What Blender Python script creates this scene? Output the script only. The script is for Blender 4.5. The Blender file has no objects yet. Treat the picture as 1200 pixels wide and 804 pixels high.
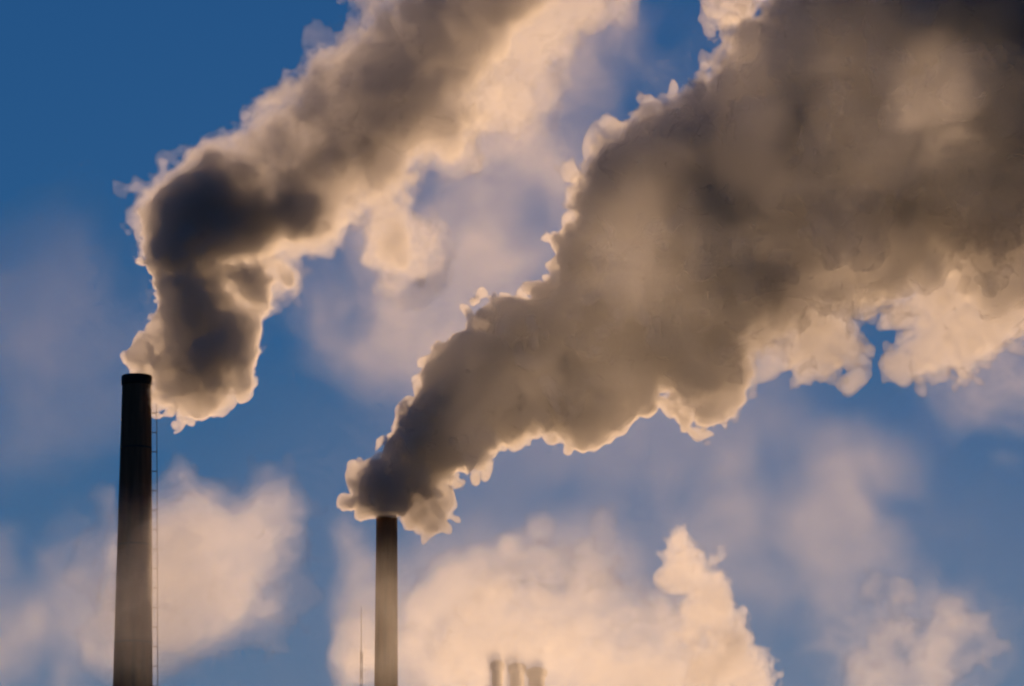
import bpy, bmesh, math, random
import numpy as np
from math import radians, sin, cos, tan, pi
from mathutils import Vector

random.seed(4)
S = bpy.context.scene
COL = S.collection

# ------------------------------------------------------------------ camera, sky, sun, exposure
PITCH, HFOV = 12.0, 10.0
cam = bpy.data.objects.new("camera", bpy.data.cameras.new("camera"))
COL.objects.link(cam)
S.camera = cam
cam.data.sensor_fit = 'HORIZONTAL'
cam.data.angle = radians(HFOV)
cam.data.clip_end = 60000
cam.location = (0, 0, 1.7)
cam.rotation_euler = (radians(90 + PITCH), 0, 0)

SUN_EL, SUN_AZ = 4.0, 2.0          # degrees; azimuth clockwise from +Y: low, straight behind the steam
w = bpy.data.worlds.new("World")
S.world = w
w.use_nodes = True
nt = w.node_tree
bg = nt.nodes["Background"]
sk = nt.nodes.new("ShaderNodeTexSky")
sk.sky_type = 'NISHITA'
sk.sun_disc = False
sk.sun_elevation = radians(SUN_EL)
sk.sun_rotation = radians(SUN_AZ)
sk.air_density, sk.dust_density, sk.ozone_density = 1.1, 0.12, 6.8
nt.links.new(sk.outputs[0], bg.inputs[0])
bg.inputs[1].default_value = 0.082

sun = bpy.data.objects.new("sun", bpy.data.lights.new("sun", 'SUN'))
COL.objects.link(sun)
sun.data.energy = 4.0
sun.data.angle = radians(0.53)
sun.data.color = (1.0, 0.625, 0.345)
d = Vector((sin(radians(SUN_AZ)) * cos(radians(SUN_EL)), cos(radians(SUN_AZ)) * cos(radians(SUN_EL)), sin(radians(SUN_EL))))
sun.rotation_euler = d.to_track_quat('Z', 'Y').to_euler()

vs = S.view_settings
vs.view_transform = 'Standard'
vs.look = 'None'
vs.exposure = 0.0
vs.gamma = 1.0
vs.use_curve_mapping = False
cy = S.cycles
cy.use_denoising = True
cy.max_bounces = 16
cy.volume_bounces = 5
cy.volume_step_rate = 5.0
cy.transparent_max_bounces = 96
cy.filter_width = 2.1
cy.use_adaptive_sampling = True
cy.adaptive_threshold = 0.1
cy.adaptive_min_samples = 24

# ------------------------------------------------------------------ helpers
FPX = 600 / tan(radians(HFOV / 2))
CP, SP = cos(radians(PITCH)), sin(radians(PITCH))


def at(px, py, Y):
    """The point on the upright plane at distance Y that a 1200 x 804 photograph shows at (px, py)."""
    x, y = (px - 600) / FPX, (402 - py) / FPX
    k = Y / (CP - y * SP)
    return Vector((x * k, Y, 1.7 + (SP + y * CP) * k))


def tag(o, label=None, cat=None, group=None, kind=None):
    for k, v in (("label", label), ("category", cat), ("group", group), ("kind", kind)):
        if v:
            o[k] = v
    return o


def link(name, me, m=None, parent=None, loc=None):
    o = bpy.data.objects.new(name, me)
    COL.objects.link(o)
    if m:
        me.materials.append(m)
    if loc is not None:
        o.location = loc
    if parent:
        o.parent = parent
    return o


def bm_obj(name, bm, m, parent=None, loc=None, smooth=False):
    me = bpy.data.meshes.new(name)
    bm.normal_update()
    bm.to_mesh(me)
    bm.free()
    if smooth:
        for p in me.polygons:
            p.use_smooth = True
    return link(name, me, m, parent, loc)


def lathe(bm, prof, n=48, cx=0.0, cy_=0.0, close=True):
    rings = []
    for r, z in prof:
        rings.append([bm.verts.new((cx + r * cos(2 * pi * i / n), cy_ + r * sin(2 * pi * i / n), z)) for i in range(n)])
    for a, b in zip(rings, rings[1:]):
        for i in range(n):
            bm.faces.new((a[i], a[(i + 1) % n], b[(i + 1) % n], b[i]))
    if close:
        bm.faces.new(list(reversed(rings[0])))
        bm.faces.new(rings[-1])


def box(bm, x0, x1, y0, y1, z0, z1):
    v = [bm.verts.new(p) for p in ((x0, y0, z0), (x1, y0, z0), (x1, y1, z0), (x0, y1, z0), (x0, y0, z1), (x1, y0, z1), (x1, y1, z1), (x0, y1, z1))]
    for f in ((0, 3, 2, 1), (4, 5, 6, 7), (0, 1, 5, 4), (1, 2, 6, 5), (2, 3, 7, 6), (3, 0, 4, 7)):
        bm.faces.new([v[i] for i in f])


def rod(bm, p, q, r, n=8):
    p, q = Vector(p), Vector(q)
    a = (q - p).normalized()
    u = a.orthogonal().normalized()
    v = a.cross(u)
    A = [bm.verts.new(p + (u * cos(2 * pi * i / n) + v * sin(2 * pi * i / n)) * r) for i in range(n)]
    B = [bm.verts.new(q + (u * cos(2 * pi * i / n) + v * sin(2 * pi * i / n)) * r) for i in range(n)]
    for i in range(n):
        bm.faces.new((A[i], A[(i + 1) % n], B[(i + 1) % n], B[i]))
    bm.faces.new(A[::-1])
    bm.faces.new(B)


# ------------------------------------------------------------------ materials
def mat(name):
    m = bpy.data.materials.new(name)
    m.use_nodes = True
    return m, m.node_tree, m.node_tree.nodes["Principled BSDF"]


def solid(name, dark, light, rough=0.85, stretch=(1, 1, 0.08), scale=0.8, bump=0.15, metal=0.0, bricks=False):
    m, t, b = mat(name)
    N = t.nodes.new
    tc = N("ShaderNodeTexCoord")
    mp = N("ShaderNodeMapping")
    mp.inputs["Scale"].default_value = stretch
    nz = N("ShaderNodeTexNoise")
    nz.inputs["Scale"].default_value = scale
    nz.inputs["Detail"].default_value = 9
    nz.inputs["Roughness"].default_value = 0.65
    rp = N("ShaderNodeValToRGB")
    rp.color_ramp.elements[0].color = (*dark, 1)
    rp.color_ramp.elements[1].color = (*light, 1)
    rp.color_ramp.elements[0].position = 0.35
    rp.color_ramp.elements[1].position = 0.68
    t.links.new(tc.outputs["Object"], mp.inputs[0])
    t.links.new(mp.outputs[0], nz.inputs["Vector"])
    t.links.new(nz.outputs[0], rp.inputs[0])
    t.links.new(rp.outputs[0], b.inputs["Base Color"])
    b.inputs["Roughness"].default_value = rough
    b.inputs["Metallic"].default_value = metal
    bp = N("ShaderNodeBump")
    bp.inputs["Strength"].default_value = bump
    n2 = N("ShaderNodeTexNoise")
    n2.inputs["Scale"].default_value = scale * 9
    n2.inputs["Detail"].default_value = 6
    t.links.new(tc.outputs["Object"], n2.inputs["Vector"])
    t.links.new(n2.outputs[0], bp.inputs["Height"])
    t.links.new(bp.outputs[0], b.inputs["Normal"])
    return m


def steam_mat(name, dens, col=(0.985, 0.97, 0.955), g=0.45, skin=0.0, skin_col=(0.8, 0.76, 0.72)):
    """Airborne droplets: an even scattering volume; with skin > 0 a thin translucent layer of droplets on its outer face."""
    m, t, b = mat(name)
    t.nodes.remove(b)
    out = t.nodes["Material Output"]
    v = t.nodes.new("ShaderNodeVolumePrincipled")
    v.inputs["Color"].default_value = (*col, 1)
    v.inputs["Density"].default_value = dens
    v.inputs["Anisotropy"].default_value = g
    t.links.new(v.outputs[0], out.inputs["Volume"])
    if skin > 0:
        tr = t.nodes.new("ShaderNodeBsdfTransparent")
        df = t.nodes.new("ShaderNodeBsdfTranslucent")
        df.inputs[0].default_value = (*skin_col, 1)
        di = t.nodes.new("ShaderNodeBsdfDiffuse")
        di.inputs[0].default_value = (*skin_col, 1)
        both = t.nodes.new("ShaderNodeMixShader")
        both.inputs[0].default_value = 0.7
        t.links.new(df.outputs[0], both.inputs[1])
        t.links.new(di.outputs[0], both.inputs[2])
        mx = t.nodes.new("ShaderNodeMixShader")
        mx.inputs[0].default_value = skin
        t.links.new(tr.outputs[0], mx.inputs[1])
        t.links.new(both.outputs[0], mx.inputs[2])
        t.links.new(mx.outputs[0], out.inputs["Surface"])
    return m


# ------------------------------------------------------------------ steam bodies (implicit surface -> mesh)
def bspline_w(x, L):
    """(weights n x L) of a cubic B-spline lattice of L nodes sampled at positions x."""
    i = np.floor(x).astype(int)
    f = x - i
    W = np.zeros((len(x), L), np.float32)
    r = np.arange(len(x))
    for k, wgt in enumerate(((1 - f) ** 3 / 6, (3 * f ** 3 - 6 * f ** 2 + 4) / 6, (-3 * f ** 3 + 3 * f ** 2 + 3 * f + 1) / 6, f ** 3 / 6)):
        W[r, i + k] = wgt
    return W


def lattice_noise(shape, step, vox, ext, rng):
    """Smooth noise, about unit variance, of feature size STEP metres on a grid of spacing VOX that spans EXT metres."""
    Ls = [int((e + 4) / step) + 7 for e in ext]
    off = rng.random(3)
    g = rng.standard_normal(Ls).astype(np.float32)
    Ws = [bspline_w(np.arange(n) * vox / step + o, L) for n, o, L in zip(shape, off, Ls)]
    a = np.tensordot(Ws[0], g, (1, 0))
    a = np.tensordot(a, Ws[1], (1, 1)).transpose(0, 2, 1)
    a = np.tensordot(a, Ws[2], (2, 1))
    return a / (0.478 ** 1.5)


def surface_nets(F, org, h):
    """Triangles/quads of the zero level of F (positive inside) on a grid with origin ORG and spacing H."""
    ins = F > 0
    nx, ny, nz = F.shape
    cnt = np.zeros((nx - 1, ny - 1, nz - 1), np.int8)
    for i in (0, 1):
        for j in (0, 1):
            for k in (0, 1):
                cnt += ins[i:nx - 1 + i, j:ny - 1 + j, k:nz - 1 + k]
    act = np.argwhere((cnt > 0) & (cnt < 8))
    idx = np.full(cnt.shape, -1, np.int32)
    idx[tuple(act.T)] = np.arange(len(act))
    acc = np.zeros((len(act), 3), np.float64)
    num = np.zeros(len(act))
    corners = [(i, j, k) for i in (0, 1) for j in (0, 1) for k in (0, 1)]
    for a in corners:
        for ax in range(3):
            if a[ax]:
                continue
            b = list(a)
            b[ax] = 1
            fa = F[act[:, 0] + a[0], act[:, 1] + a[1], act[:, 2] + a[2]].astype(np.float64)
            fb = F[act[:, 0] + b[0], act[:, 1] + b[1], act[:, 2] + b[2]].astype(np.float64)
            cr = (fa > 0) != (fb > 0)
            t = np.where(cr, fa / np.where(cr, fa - fb, 1), 0)
            p = np.tile(np.array(a, float), (len(act), 1))
            p[:, ax] += t
            acc[cr] += p[cr]
            num[cr] += 1
    verts = (act + acc / num[:, None]) * h + org
    quads = []
    for ax in range(3):
        o1, o2 = [(1, 2), (2, 0), (0, 1)][ax]
        sl0 = [slice(None)] * 3
        sl1 = [slice(None)] * 3
        sl0[ax], sl1[ax] = slice(0, -1), slice(1, None)
        A, B = ins[tuple(sl0)], ins[tuple(sl1)]
        e = np.argwhere(A != B)
        e = e[(e[:, o1] > 0) & (e[:, o2] > 0) & (e[:, o1] < F.shape[o1] - 1) & (e[:, o2] < F.shape[o2] - 1)]
        flip = A[tuple(e.T)]
        q = []
        for d1, d2 in ((1, 1), (0, 1), (0, 0), (1, 0)):
            c = e.copy()
            c[:, o1] -= d1
            c[:, o2] -= d2
            q.append(idx[tuple(c.T)])
        q = np.stack(q, 1)
        q[~flip] = q[~flip][:, ::-1]
        quads.append(q)
    quads = np.concatenate(quads)
    return verts, quads


def mesh_from(name, verts, quads):
    me = bpy.data.meshes.new(name)
    me.vertices.add(len(verts))
    me.vertices.foreach_set("co", verts.astype(np.float32).ravel())
    me.loops.add(quads.size)
    me.loops.foreach_set("vertex_index", quads.astype(np.int32).ravel())
    me.polygons.add(len(quads))
    me.polygons.foreach_set("loop_start", np.arange(0, quads.size, 4, dtype=np.int32))
    me.update(calc_edges=True)
    me.polygons.foreach_set("use_smooth", np.ones(len(quads), bool))
    return me


def puffs_along(pts, gap=0.45):
    """Fill a chain of (px, py, r) or (px, py, r, dy metres) with in-between puffs."""
    out = []
    pts = [tuple(p) + (0.0,) * (4 - len(p)) for p in pts]
    for a, b in zip(pts, pts[1:]):
        L = math.hypot(b[0] - a[0], b[1] - a[1])
        n = max(1, int(L / (gap * min(a[2], b[2]))))
        for i in range(n):
            t = i / n
            out.append(tuple(x + (y - x) * t for x, y in zip(a, b)))
    out.append(pts[-1])
    return out


def steam_field(puffs, Y, vox, seed, billow, wisp, soft=0.25, depth=1.0, carve=(), rough=0.8, unit=None, pad=1.5):
    """Implicit field (metres, positive inside) of puffs given as (px, py, r px, dy m) at distance Y."""
    s = Y / FPX / CP
    C = np.array([at(p[0], p[1], Y + p[3]) for p in puffs])
    R = np.array([p[2] * s for p in puffs])
    lo = (C - R[:, None] * [1.25, 1.25 * depth, 1.25]).min(0) - pad
    hi = (C + R[:, None] * [1.25, 1.25 * depth, 1.25]).max(0) + pad
    n = np.ceil((hi - lo) / (2 * vox)).astype(int) + 1
    ax = [lo[i] + np.arange(n[i]) * 2 * vox for i in range(3)]
    F = np.full(n, -1.5 * R.max(), np.float32)
    RR = np.full(n, 0.0, np.float32)
    Rm = unit or float(np.median(R))
    for c, r in zip(C, R):
        sl = []
        for i in range(3):
            ri = (r * 1.6 + 0.15 * Rm + 4 * vox) * (depth if i == 1 else 1)
            a = max(0, int((c[i] - ri - lo[i]) / (2 * vox)))
            sl.append(slice(a, min(n[i], int((c[i] + ri - lo[i]) / (2 * vox)) + 2)))
        sl = tuple(sl)
        dx = ax[0][sl[0]][:, None, None] - c[0]
        dy = (ax[1][sl[1]][None, :, None] - c[1]) / depth
        dz = ax[2][sl[2]][None, None, :] - c[2]
        v = (r - np.sqrt(dx * dx + dy * dy + dz * dz)).astype(np.float32)
        f = F[sl]
        k = soft * r
        hh = np.clip(0.5 + 0.5 * (v - f) / k, 0, 1)
        F[sl] = f + (v - f) * hh + k * hh * (1 - hh)
        RR[sl] = np.maximum(RR[sl], r * np.clip(1.25 + v / r, 0, 1))
    for px, py, r, dy in carve:
        c = at(px, py, Y + dy)
        r *= s
        dx = ax[0][:, None, None] - c[0]
        dy_ = (ax[1][None, :, None] - c[1]) / 6.0
        dz = ax[2][None, None, :] - c[2]
        v = np.sqrt(dx * dx + dy_ * dy_ + dz * dz) - r
        F = np.minimum(F, v.astype(np.float32))
    # to the fine grid: linear up-sampling
    for i in range(3):
        m = 2 * F.shape[i] - 1

        def up(A):
            o = np.empty(A.shape[:i] + (m,) + A.shape[i + 1:], np.float32)
            e = [slice(None)] * 3
            e[i] = slice(0, None, 2)
            o[tuple(e)] = A
            e[i] = slice(1, None, 2)
            a = [slice(None)] * 3
            b = [slice(None)] * 3
            a[i], b[i] = slice(0, -1), slice(1, None)
            o[tuple(e)] = 0.5 * (A[tuple(a)] + A[tuple(b)])
            return o
        F, RR = up(F), up(RR)
    rng = np.random.default_rng(seed)
    rm = unit or float(np.median(R))
    size = rm * 1.3
    ext = hi - lo
    RL = np.maximum(RR, 0.14 * rm)
    nb = np.zeros(F.shape, np.float32)
    Fs = None
    while size > 1.9 * vox:
        if Fs is None and size < 0.42 * rm:
            Fs = F + nb
        a = lattice_noise(F.shape, size, vox, ext, rng)
        L = size
        A = np.minimum(L, RL) ** rough * np.minimum(RL, 0.7 * rm) ** (1 - rough) * np.clip(RL / L, 0, 1)
        nb += A * ((np.abs(a) - 0.75) * billow + a * wisp)
        size *= 0.52
    F += nb
    F[0], F[-1], F[:, 0], F[:, -1], F[:, :, 0], F[:, :, -1] = -1, -1, -1, -1, -1, -1
    return F, lo, vox, rm, RR, F if Fs is None else Fs


def big_pieces(v, q, share=0.02):
    """Drop loose flecks: keep only the pieces that hold at least SHARE of the vertices."""
    lab = np.arange(len(v))
    a, b = q[:, [0, 1, 2]].ravel(), q[:, [1, 2, 3]].ravel()
    while True:
        pa, pb = lab[a], lab[b]
        m = pa != pb
        if not m.any():
            break
        np.minimum.at(lab, np.maximum(pa, pb)[m], np.minimum(pa, pb)[m])
        while True:
            l2 = lab[lab]
            if (l2 == lab).all():
                break
            lab = l2
    cnt = np.bincount(lab, minlength=len(v))
    ok = cnt[lab] >= share * len(v)
    new = np.cumsum(ok) - 1
    q = q[ok[q[:, 0]]]
    return v[ok], new[q]


def shell(name, fld, level, m, parent, loc, near=None, shift=None, smooth=False, keep=0.03):
    """Mesh of a field's surface LEVEL local radii inside its outline; NEAR = (point, reach, slope) keeps only what lies close to a point."""
    F, lo, vox, rm, RR, Fs = fld
    G = (Fs if smooth else F) - level * (0.75 * RR + 0.25 * rm)
    if shift:                                      # thick part moved up-left to dim the lit rim there, never outside the outline
        n = [int(round(c / vox)) for c in shift]
        G = np.minimum(np.roll(G, n, (0, 1, 2)), F - keep * RR)
    if near:
        p, reach, slope = near
        x, y, z = [lo[i] + np.arange(F.shape[i]) * vox - p[i] for i in range(3)]
        dd = np.sqrt((x * x)[:, None, None] + (y * y)[None, :, None] + (z * z)[None, None, :]).astype(np.float32)
        G = np.minimum(G, G - (dd - reach) * slope)
    G[0], G[-1], G[:, 0], G[:, -1], G[:, :, 0], G[:, :, -1] = -1, -1, -1, -1, -1, -1
    v, q = big_pieces(*surface_nets(G, lo, vox))
    return link(name, mesh_from(name, v - np.array(loc), q), m, parent, None if parent else loc)


# ------------------------------------------------------------------ the ground
m_ground = solid("dry_ground", (0.05, 0.05, 0.04), (0.14, 0.13, 0.11), stretch=(1, 1, 1), scale=0.05)
bm = bmesh.new()
v = [bm.verts.new(p) for p in ((-30000, -3000, 0), (30000, -3000, 0), (30000, 50000, 0), (-30000, 50000, 0))]
bm.faces.new(v)
tag(bm_obj("ground", bm, m_ground), "flat dry ground below the chimneys", "ground", kind="structure")

# ------------------------------------------------------------------ chimneys
DL, DR = 700.0, 760.0
m_brick = solid("sooty_brick", (0.06, 0.03, 0.013), (0.2, 0.1, 0.048), scale=0.9, stretch=(1, 1, 0.06))
m_soot = solid("soot", (0.008, 0.007, 0.006), (0.02, 0.017, 0.014), scale=0.9)
m_concrete = solid("smoked_concrete", (0.24, 0.11, 0.045), (0.42, 0.21, 0.095), scale=0.9, stretch=(1, 1, 0.06))
m_steel = solid("dark_steel", (0.02, 0.02, 0.022), (0.05, 0.048, 0.046), rough=0.6, metal=0.4)

sL = DL / FPX / CP
topL = at(160.5, 441, DL)
botL = at(154.5, 804, DL)


def chimney(name, x, y, h, r_top, r_ref, z_ref, m_shaft, m_rim, label, rim_h, rim_out):
    root = bpy.data.objects.new(name, None)
    COL.objects.link(root)
    root.location = (x, y, 0)
    tag(root, label, "chimney")
    slope = (r_ref - r_top) / (h - z_ref)
    rb = r_top + slope * h
    bm = bmesh.new()
    prof = []
    n = 60
    for i in range(n + 1):
        z = h * i / n
        prof.append((rb - slope * z, z))
    prof += [(r_top - 0.35, h), (r_top - 0.35, h - 6)]
    lathe(bm, prof, 64, close=False)
    bm_obj("shaft", bm, m_shaft, root, smooth=False)
    if rim_h:
        bm = bmesh.new()
        lathe(bm, [(r_top + 0.004, h - rim_h), (r_top + rim_out, h - rim_h + 0.12), (r_top + rim_out, h - 0.1), (r_top + rim_out - 0.08, h + 0.03), (r_top - 0.30, h + 0.03), (r_top - 0.30, h - 0.5)], 64, close=False)
        bm_obj("rim", bm, m_rim, root)
    return root, slope, rb


hL = topL.z
rtL = 17.0 * sL
rbotL = 23.0 * sL
chL, slL, rbL = chimney("chimney", topL.x, DL, hL, rtL, rbotL, botL.z, m_brick, m_soot,
                        "tall tapering dark brick chimney with a thin ladder up its flank", 1.2, 0.12)
# ladder up the outer flank
lad = bmesh.new()
for k in (-0.22, 0.22):
    for i in range(40):
        z0, z1 = (hL - 3.5) * i / 40, (hL - 3.5) * (i + 1) / 40
        rod(lad, (rbL - slL * z0 + 0.62, k, z0), (rbL - slL * z1 + 0.62, k, z1), 0.035, 6)
ladder = bm_obj("ladder", lad, m_steel, chL)
rung_me = None
z, low = hL - 3.8, bmesh.new()
for i in range(430):
    r = rbL - slL * z + 0.62
    if i < 100:
        if rung_me is None:
            bm = bmesh.new()
            rod(bm, (0, -0.22, 0), (0, 0.22, 0), 0.014, 6)
            rung_me = bm_obj("rung", bm, m_steel, ladder, (r, 0, z))
        else:
            o = rung_me.copy()
            COL.objects.link(o)
            o.location = (r, 0, z)
    else:
        rod(low, (r, -0.22, z), (r, 0.22, z), 0.02, 5)
    z -= 0.33
    if z < 0.3:
        break
tag(bm_obj("lower_rungs", low, m_steel, ladder), kind="stuff")
z, n = hL - 4.6, 0
while z > 1:
    r = rbL - slL * z
    bm = bmesh.new()
    for k in (-0.22, 0.22):
        rod(bm, (r - 0.05, k, z), (r + 0.64, k, z), 0.03, 6)
    rod(bm, (r + 0.30, -0.24, z), (r + 0.30, 0.24, z), 0.03, 6)
    bm_obj("bracket", bm, m_steel, ladder)
    z -= 2.4
# flanged steel bands round the shaft
for z in (hL - 9.0, hL - 21.0, hL - 33.0):
    bm = bmesh.new()
    r = rbL - slL * z
    lathe(bm, [(r - 0.05, z - 0.09), (r + 0.035, z - 0.09), (r + 0.035, z + 0.09), (r - 0.05, z + 0.09)], 64, close=False)
    bm_obj("band", bm, m_steel, chL)

sR = DR / FPX / CP
topR = at(453.3, 606, DR)
botR = at(453.3, 804, DR)
chR, slR, rbR = chimney("chimney", topR.x, DR, topR.z, 12.3 * sR, 13.6 * sR, botR.z, m_concrete, m_soot,
                        "slender brown concrete chimney under the broad smoke plume", 0.0, 0.0)
# thin lattice mast beside the slender chimney
mT = at(423.5, 712, 780)
mast = bpy.data.objects.new("antenna_mast", None)
COL.objects.link(mast)
mast.location = (mT.x, 780, 0)
tag(mast, "thin grey antenna mast in the steam beside the slender chimney", "mast")
bm = bmesh.new()
hz = mT.z - 6.0
for a in range(3):
    c, s_ = cos(a * 2.094), sin(a * 2.094)
    rod(bm, (c * 0.9, s_ * 0.9, 0), (c * 0.16, s_ * 0.16, hz), 0.05, 6)
for i in range(60):
    z0, z1 = hz * i / 60, hz * (i + 1) / 60
    q0, q1 = 0.9 - 0.74 * i / 60, 0.9 - 0.74 * (i + 1) / 60
    for a in range(3):
        rod(bm, (cos(a * 2.094) * q0, sin(a * 2.094) * q0, z0), (cos((a + 1) * 2.094) * q1, sin((a + 1) * 2.094) * q1, z1), 0.025, 5)
bm_obj("lattice", bm, m_steel, mast)
bm = bmesh.new()
rod(bm, (0, 0, hz - 0.5), (0, 0, mT.z), 0.05, 6)
bm_obj("whip_aerial", bm, m_steel, mast)

# ------------------------------------------------------------------ the two plumes
left_main = puffs_along([
    (158, 444, 13), (178, 440, 24), (208, 436, 38), (230, 416, 50), (224, 372, 47), (220, 340, 44), (216, 310, 44), (212, 280, 48),
    (212, 256, 52), (246, 232, 56), (296, 246, 66), (345, 224, 82), (400, 168, 92), (456, 106, 104, -2),
    (540, 46, 120, -4), (590, -30, 132, -6), (650, -110, 150, -8)])
left_extra = [(203, 474, 24, 0), (196, 456, 30, 0), (318, 268, 48, 0), (355, 258, 48, 0), (300, 290, 38, 0), (330, 310, 34, 0), (180, 250, 28, 0), (248, 436, 30, 0), (172, 242, 17, 0), (236, 186, 26, 0), (247, 176, 17, 0), (318, 140, 22, 0), (334, 118, 22, 0), (352, 106, 20, 0),
              (385, 66, 24, 0), (392, 50, 16, 0), (300, 318, 32, 0), (340, 322, 28, 1), (372, 285, 30, 1), (410, 235, 40, 2), (455, 262, 32, 4), (475, 300, 44, 4), (505, 290, 32, 4), (458, 335, 22, 4), (465, 346, 14, 4),
              (520, 160, 50, 2), (580, 105, 56, 2), (465, 205, 36, 2)]
carve_l = [(277, 304, 13, 0), (268, 338, 12, 0)]
right_main = puffs_along([
    (453, 588, 30), (466, 566, 48), (490, 543, 57), (524, 511, 64), (562, 477, 71), (612, 437, 84), (678, 402, 98), (745, 350, 118, -2), (806, 290, 150, -4),
    (876, 246, 160, -6), (952, 206, 172, -8), (1030, 156, 190, -10), (1110, 90, 220, -12), (1190, 20, 250, -14), (1280, -50, 280, -16)], 0.55)
right_extra = [(446, 545, 24, 0), (500, 572, 34, 0), (478, 490, 22, 0), (528, 432, 20, 0), (600, 362, 30, 0), (790, 425, 46, 0), (850, 420, 50, 0), (720, 450, 44, 0), (660, 470, 34, 0),
               (852, 4, 24, 4), (975, 30, 95, 0), (920, 40, 50, 0), (960, 380, 60, 0), (1000, 410, 36, 4), (1060, 404, 42, 4), (1110, 390, 44, 4), (1060, 360, 50, 3), (1090, 340, 60, 2), (1160, 300, 90, 2), (940, 420, 26, 4), (1170, 360, 50, 4), (1210, 250, 120, 2)]
carve_r = [(985, 325, 9, 0)]

fL = steam_field(left_main + left_extra, DL, 0.20, 47, 0.30, 0.14, carve=carve_l, rough=0.48, unit=6.4, depth=0.8)
fR = steam_field(right_main + right_extra, DR, 0.28, 23, 0.30, 0.10, depth=0.9, carve=carve_r, rough=0.46, unit=9.5)

def plume(parts, base, label):
    root = bpy.data.objects.new("smoke_plume", None)
    COL.objects.link(root)
    root.location = base
    tag(root, label, "smoke plume", "smoke plumes leaving the chimneys")
    for name, fld, level, m, *near in parts:
        shell(name, fld, level, m, root, base, *near)
    return root


plume([("smoke_body", fL, 0.0, steam_mat("smoke_body", 0.05, skin=0.03)),
       ("smoke_core", fL, 0.09, steam_mat("smoke_core", 0.12), (at(345, 185, DL), 12, 0.25)),
       ("smoke_heart", fL, 0.20, steam_mat("smoke_heart", 0.2), (at(410, 130, DL), 9, 0.3)),
       ("lower_body", fL, 0.02, steam_mat("lower_body", 0.09), (at(215, 325, DL), 10, 0.4)),
       ("dense_column", fL, 0.03, steam_mat("dense_column", 0.7), (topL, 14, 0.35))], topL,
      "narrow grey smoke plume twisting up from the thick dark chimney")
plume([("smoke_body", fR, 0.0, steam_mat("smoke_body", 0.12, skin=0.09)),
       ("smoke_core", fR, 0.03, steam_mat("smoke_core", 0.12), None, (-5.5, 0, 5.5), True, 0.012),
       ("smoke_heart", fR, 0.10, steam_mat("smoke_heart", 0.08)),
       ("dense_column", fR, 0.015, steam_mat("dense_column", 0.7), (topR, 46, 0.3))], topR,
      "broad brown smoke plume widening from the slender chimney")

# ------------------------------------------------------------------ drifting steam
def wisp_mat(name, dens, scale, lo, hi, seed, stretch=(1, 1, 1), g=0.45, warp=0.6, power=1.0):
    """Uneven steam that thins out towards the rim of its body (object space: the unit ball)."""
    m, t, b = mat(name)
    t.nodes.remove(b)
    out = t.nodes["Material Output"]
    N, Lk = t.nodes.new, t.links.new
    v = N("ShaderNodeVolumePrincipled")
    v.inputs["Color"].default_value = (0.95, 0.93, 0.91, 1)
    v.inputs["Anisotropy"].default_value = g
    tc = N("ShaderNodeTexCoord")
    ln = N("ShaderNodeVectorMath")
    ln.operation = 'LENGTH'
    Lk(tc.outputs["Object"], ln.inputs[0])
    fall = N("ShaderNodeMapRange")
    fall.interpolation_type = 'SMOOTHSTEP'
    fall.inputs["From Min"].default_value = 1.0
    fall.inputs["From Max"].default_value = 0.35
    Lk(ln.outputs["Value"], fall.inputs["Value"])
    mp = N("ShaderNodeMapping")
    mp.inputs["Location"].default_value = (seed * 7.3, seed * 3.1, seed * 5.7)
    mp.inputs["Scale"].default_value = stretch
    Lk(tc.outputs["Object"], mp.inputs[0])
    nz = N("ShaderNodeTexNoise")
    nz.inputs["Scale"].default_value = scale
    nz.inputs["Detail"].default_value = 5
    nz.inputs["Roughness"].default_value = 0.55
    nz.inputs["Distortion"].default_value = warp
    Lk(mp.outputs[0], nz.inputs["Vector"])
    sub = N("ShaderNodeMath")                      # noise minus how far out: ragged rim
    sub.operation = 'MULTIPLY_ADD'
    sub.inputs[1].default_value = 0.30
    Lk(fall.outputs[0], sub.inputs[0])
    Lk(nz.outputs[0], sub.inputs[2])
    rg = N("ShaderNodeMapRange")
    rg.interpolation_type = 'SMOOTHSTEP'
    rg.inputs["From Min"].default_value = lo
    rg.inputs["From Max"].default_value = hi
    Lk(sub.outputs[0], rg.inputs["Value"])
    mu = N("ShaderNodeMath")
    mu.operation = 'MULTIPLY'
    Lk(rg.outputs[0], mu.inputs[0])
    Lk(fall.outputs[0], mu.inputs[1])
    m2 = N("ShaderNodeMath")
    m2.operation = 'MULTIPLY'
    m2.inputs[1].default_value = dens
    Lk(mu.outputs[0], m2.inputs[0])
    Lk(m2.outputs[0], v.inputs["Density"])
    Lk(v.outputs[0], out.inputs["Volume"])
    return m


ball = None


def wisp(px, py, rx, ry, Y, rd, dens, seed, scale=2.0, lo=0.70, hi=1.02, tilt=0.0, stretch=(1, 1, 1), label=None, warp=0.6):
    bm = bmesh.new()
    bmesh.ops.create_icosphere(bm, subdivisions=4, radius=1.0)
    o = bm_obj("steam_cloud", bm, wisp_mat("drifting_steam", dens, scale, lo, hi, seed, ((rx / ry) ** 0.5 * stretch[0], stretch[1], (ry / rx) ** 0.5 * stretch[2]), warp=warp))
    s_ = Y / FPX / CP
    o.location = at(px, py, Y)
    o.scale = (rx * s_, rd, ry * s_)
    o.rotation_euler = (0, radians(tilt), 0)
    tag(o, label, "steam", None, "stuff")
    return o


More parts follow.
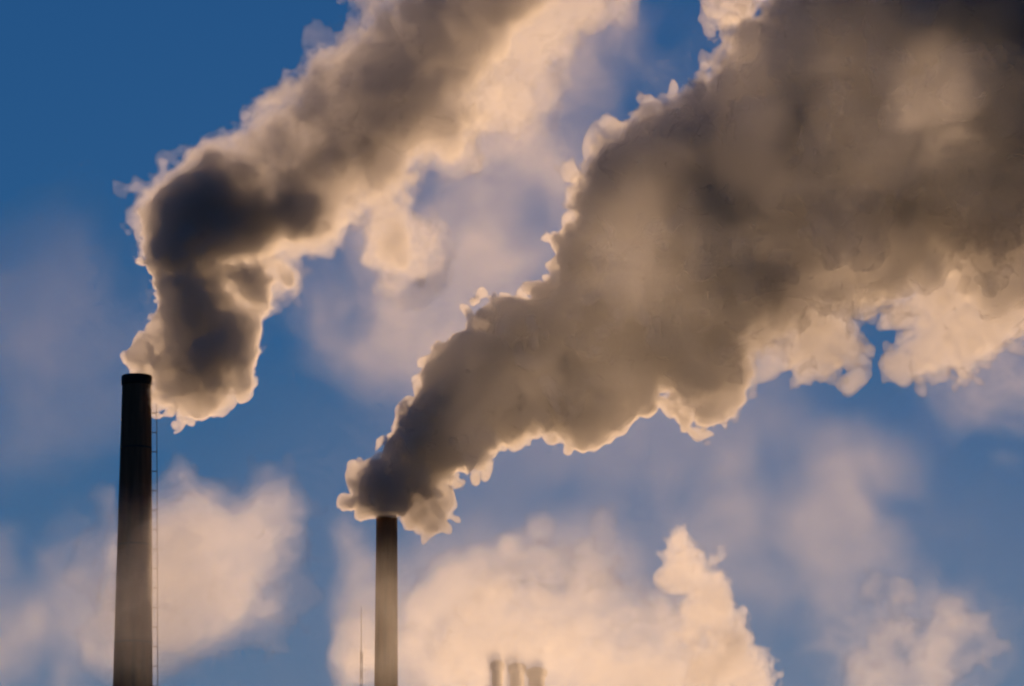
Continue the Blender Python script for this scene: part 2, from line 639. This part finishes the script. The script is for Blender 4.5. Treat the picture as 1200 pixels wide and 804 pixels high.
# bank round the foot of the thick chimney, bright turret at its right end
bankL = steam_field(puffs_along([(200, 700, 70), (255, 675, 80), (290, 660, 66), (312, 620, 40), (330, 575, 24), (338, 545, 14)]) +
                    [(310, 712, 46, 0), (280, 640, 56, 2), (220, 645, 56, 2), (170, 660, 60, 2), (190, 720, 50, 0), (218, 625, 64, 0), (205, 680, 90, 0), (322, 690, 34, 0), (326, 640, 30, 0)], DL, 0.36, 31, 0.2, 0.2, soft=0.5, depth=0.8, rough=0.5, pad=5.0)  # ends upright on the right: the gap beyond stands in for a chimney's shadow


def bank(fld, base, dens, label, skin=0.03, levels=((-0.12, 0.3), (0.05, 0.5), (0.28, 1.2))):
    root = bpy.data.objects.new("steam_bank", None)
    COL.objects.link(root)
    root.location = base
    tag(root, label, "steam bank", None, "stuff")
    for i, (lv, k) in enumerate(levels):
        shell(("steam_veil", "outer_steam", "steam_body", "steam_heart")[i], fld, lv, steam_mat("steam_bank", dens * k, g=0.5, skin=skin if i == 0 else 0), root, base)


bank(bankL, at(255, 690, DL), 0.023, "square bank of pale steam drifting round the foot of the thick chimney")
DB = 800.0
bankC = steam_field([(470, 800, 60, 0), (520, 790, 70, 0), (580, 765, 80, 0), (640, 735, 80, 4), (700, 740, 90, 0), (745, 725, 60, 4), (790, 795, 64, 0), (840, 825, 40, 0), (720, 820, 100, 0), (600, 830, 100, 0), (500, 840, 70, 0), (690, 670, 46, 6), (740, 660, 30, 4)],
                    DB, 0.5, 38, 0.26, 0.3, soft=0.6, depth=0.9, rough=0.55, pad=7.0)
bank(bankC, at(650, 760, DB), 0.026, "broad glowing steam bank low between the slender chimney and open sky")
tower = steam_field(puffs_along([(884, 805, 26), (872, 775, 26), (852, 745, 25), (836, 715, 24), (824, 690, 25), (812, 665, 24), (800, 640, 18), (796, 626, 12)], 0.6) +
                    [(838, 655, 12, 0), (834, 672, 15, 0), (862, 725, 16, 0), (790, 680, 18, 0), (842, 640, 7, 0), (815, 720, 24, 0), (840, 780, 34, 0)], DB - 12, 0.2, 41, 0.26, 0.18, rough=0.4)
bank(tower, at(830, 760, DB - 12), 0.12, "ragged bright turret of steam rising from the end of the low bank", levels=((0.0, 1.0), (0.25, 0.7)))

wisps_low = steam_field(puffs_along([(1010, 800, 26), (1030, 765, 20), (1052, 740, 18), (1085, 760, 22), (1110, 735, 24), (1150, 738, 18), (1172, 756, 12)], 0.7) +
                        [(1020, 690, 16, 0), (1050, 700, 16, 0), (1090, 790, 30, 0), (1040, 790, 30, 0), (1140, 770, 16, 0)], DB, 0.24, 47, 0.3, 0.3, soft=0.5, rough=0.45)
bank(wisps_low, at(1090, 760, DB), 0.022, "torn pale shreds of steam low at the far end of the sky", levels=((-0.1, 0.4), (0.1, 1.0)))
wisp(560, 780, 250, 150, 260, 7, 0.06, 3, 1.6, 0.60, 0.95, label="warm steam veil drifting across the foot of the slender chimney")
wisp(455, 720, 90, 150, 270, 7, 0.04, 2, 1.4, 0.60, 0.95, label="thin tan steam in front of the slender chimney shaft")
wisp(190, 700, 170, 170, 280, 7, 0.075, 6, 1.6, 0.60, 0.95, label="thin brown steam in front of the thick chimney shaft")
wisp(700, 400, 440, 340, 230, 8, 0.034, 4, 4.0, 0.60, 0.98, label="brown lit smoke veil over the middle of the broad plume")
wisp(1000, 150, 430, 320, 230, 8, 0.026, 8, 4.0, 0.62, 1.0, label="thin lit smoke over the upper corner of the broad plume")
wisp(620, 700, 330, 190, DB + 14, 12, 0.04, 33, 2.0, 0.60, 1.0, label="soft pale haze over the top of the low glowing bank")
wisp(745, 275, 130, 140, 240, 5, 0.06, 35, 1.6, 0.55, 1.0, label="added tan steam puff brightening the middle of the broad plume")  # puff added well in front to imitate light glowing through the plume
wisp(1095, 120, 100, 130, 240, 4, 0.085, 39, 1.3, 0.58, 1.05, warp=1.2, label="added tan steam puff brightening the dark upper part of the broad plume")  # another added puff, standing in for a lit thin spot of the plume
wisp(760, 800, 1200, 580, 1000, 20, 0.003, 29, 1.6, 0.30, 0.9, label="pale thin haze low in the sky behind the plumes")
wisp(415, 700, 60, 200, DR + 12, 8, 0.05, 5, 1.2, 0.66, 0.95, label="narrow upright wisp of steam beside the antenna mast")
wisp(90, 760, 110, 240, DL + 15, 8, 0.05, 7, 1.5, 0.66, 1.0, label="soft upright steam between the thick chimney and the frame edge")
wisp(0, 760, 100, 260, DL + 20, 8, 0.05, 9, 1.5, 0.66, 1.0, label="pale steam low at the frame edge beyond the thick chimney")
wisp(60, 420, 260, 280, 900, 20, 0.007, 11, 2.0, 0.62, 1.0, label="faint mauve haze in the open sky beside the narrow plume")
wisp(500, 330, 290, 240, 900, 22, 0.036, 13, 2.2, 0.66, 1.0, tilt=-20, label="mauve steam cloud in the sky between the two plumes")
wisp(560, 120, 260, 260, 860, 20, 0.02, 41, 2.4, 0.66, 1.0, tilt=30, label="thin mauve smoke trailing off the end of the narrow plume")
wisp(640, 110, 220, 330, 900, 22, 0.04, 15, 2.6, 0.70, 1.0, tilt=30, label="ragged mauve smoke high between the two plumes")
wisp(930, 600, 300, 230, 940, 20, 0.022, 17, 2.4, 0.66, 1.0, label="faint mauve wisps under the broad plume's lower edge")
wisp(1060, 760, 230, 170, 900, 16, 0.028, 19, 3.0, 0.70, 0.98, label="faint haze round the torn shreds low in the sky")
wisp(1180, 420, 200, 200, 900, 18, 0.03, 23, 2.6, 0.68, 1.0, label="thin grey steam under the far end of the broad plume")

# ------------------------------------------------------------------ roof vents far behind the low bank
for px, py, r in ((583, 768, 0.8), (606, 771, 1.0), (629, 776, 1.15)):
    p = at(px, py + 6, DB + 14)
    root = bpy.data.objects.new("vent_stack", None)
    COL.objects.link(root)
    root.location = (p.x, DB + 14, 0)
    tag(root, {583: "slimmest of the three vent stacks dimly seen through the glowing bank", 606: "middle one of the three vent stacks dimly seen through the glowing bank",
               629: "shortest of the three vent stacks dimly seen through the glowing bank"}[px], "vent stack", "vent stacks in the glowing bank")
    bm = bmesh.new()
    lathe(bm, [(r * 1.2, 0), (r, p.z * 0.6), (r, p.z - 1.5)], 24)
    bm_obj("pipe", bm, m_steel, root)
    bm = bmesh.new()
    lathe(bm, [(r + 0.03, p.z - 1.5), (r * 1.3, p.z - 1.2), (r * 1.3, p.z - 0.4), (r * 0.5, p.z)], 24)
    bm_obj("cowl", bm, m_steel, root)
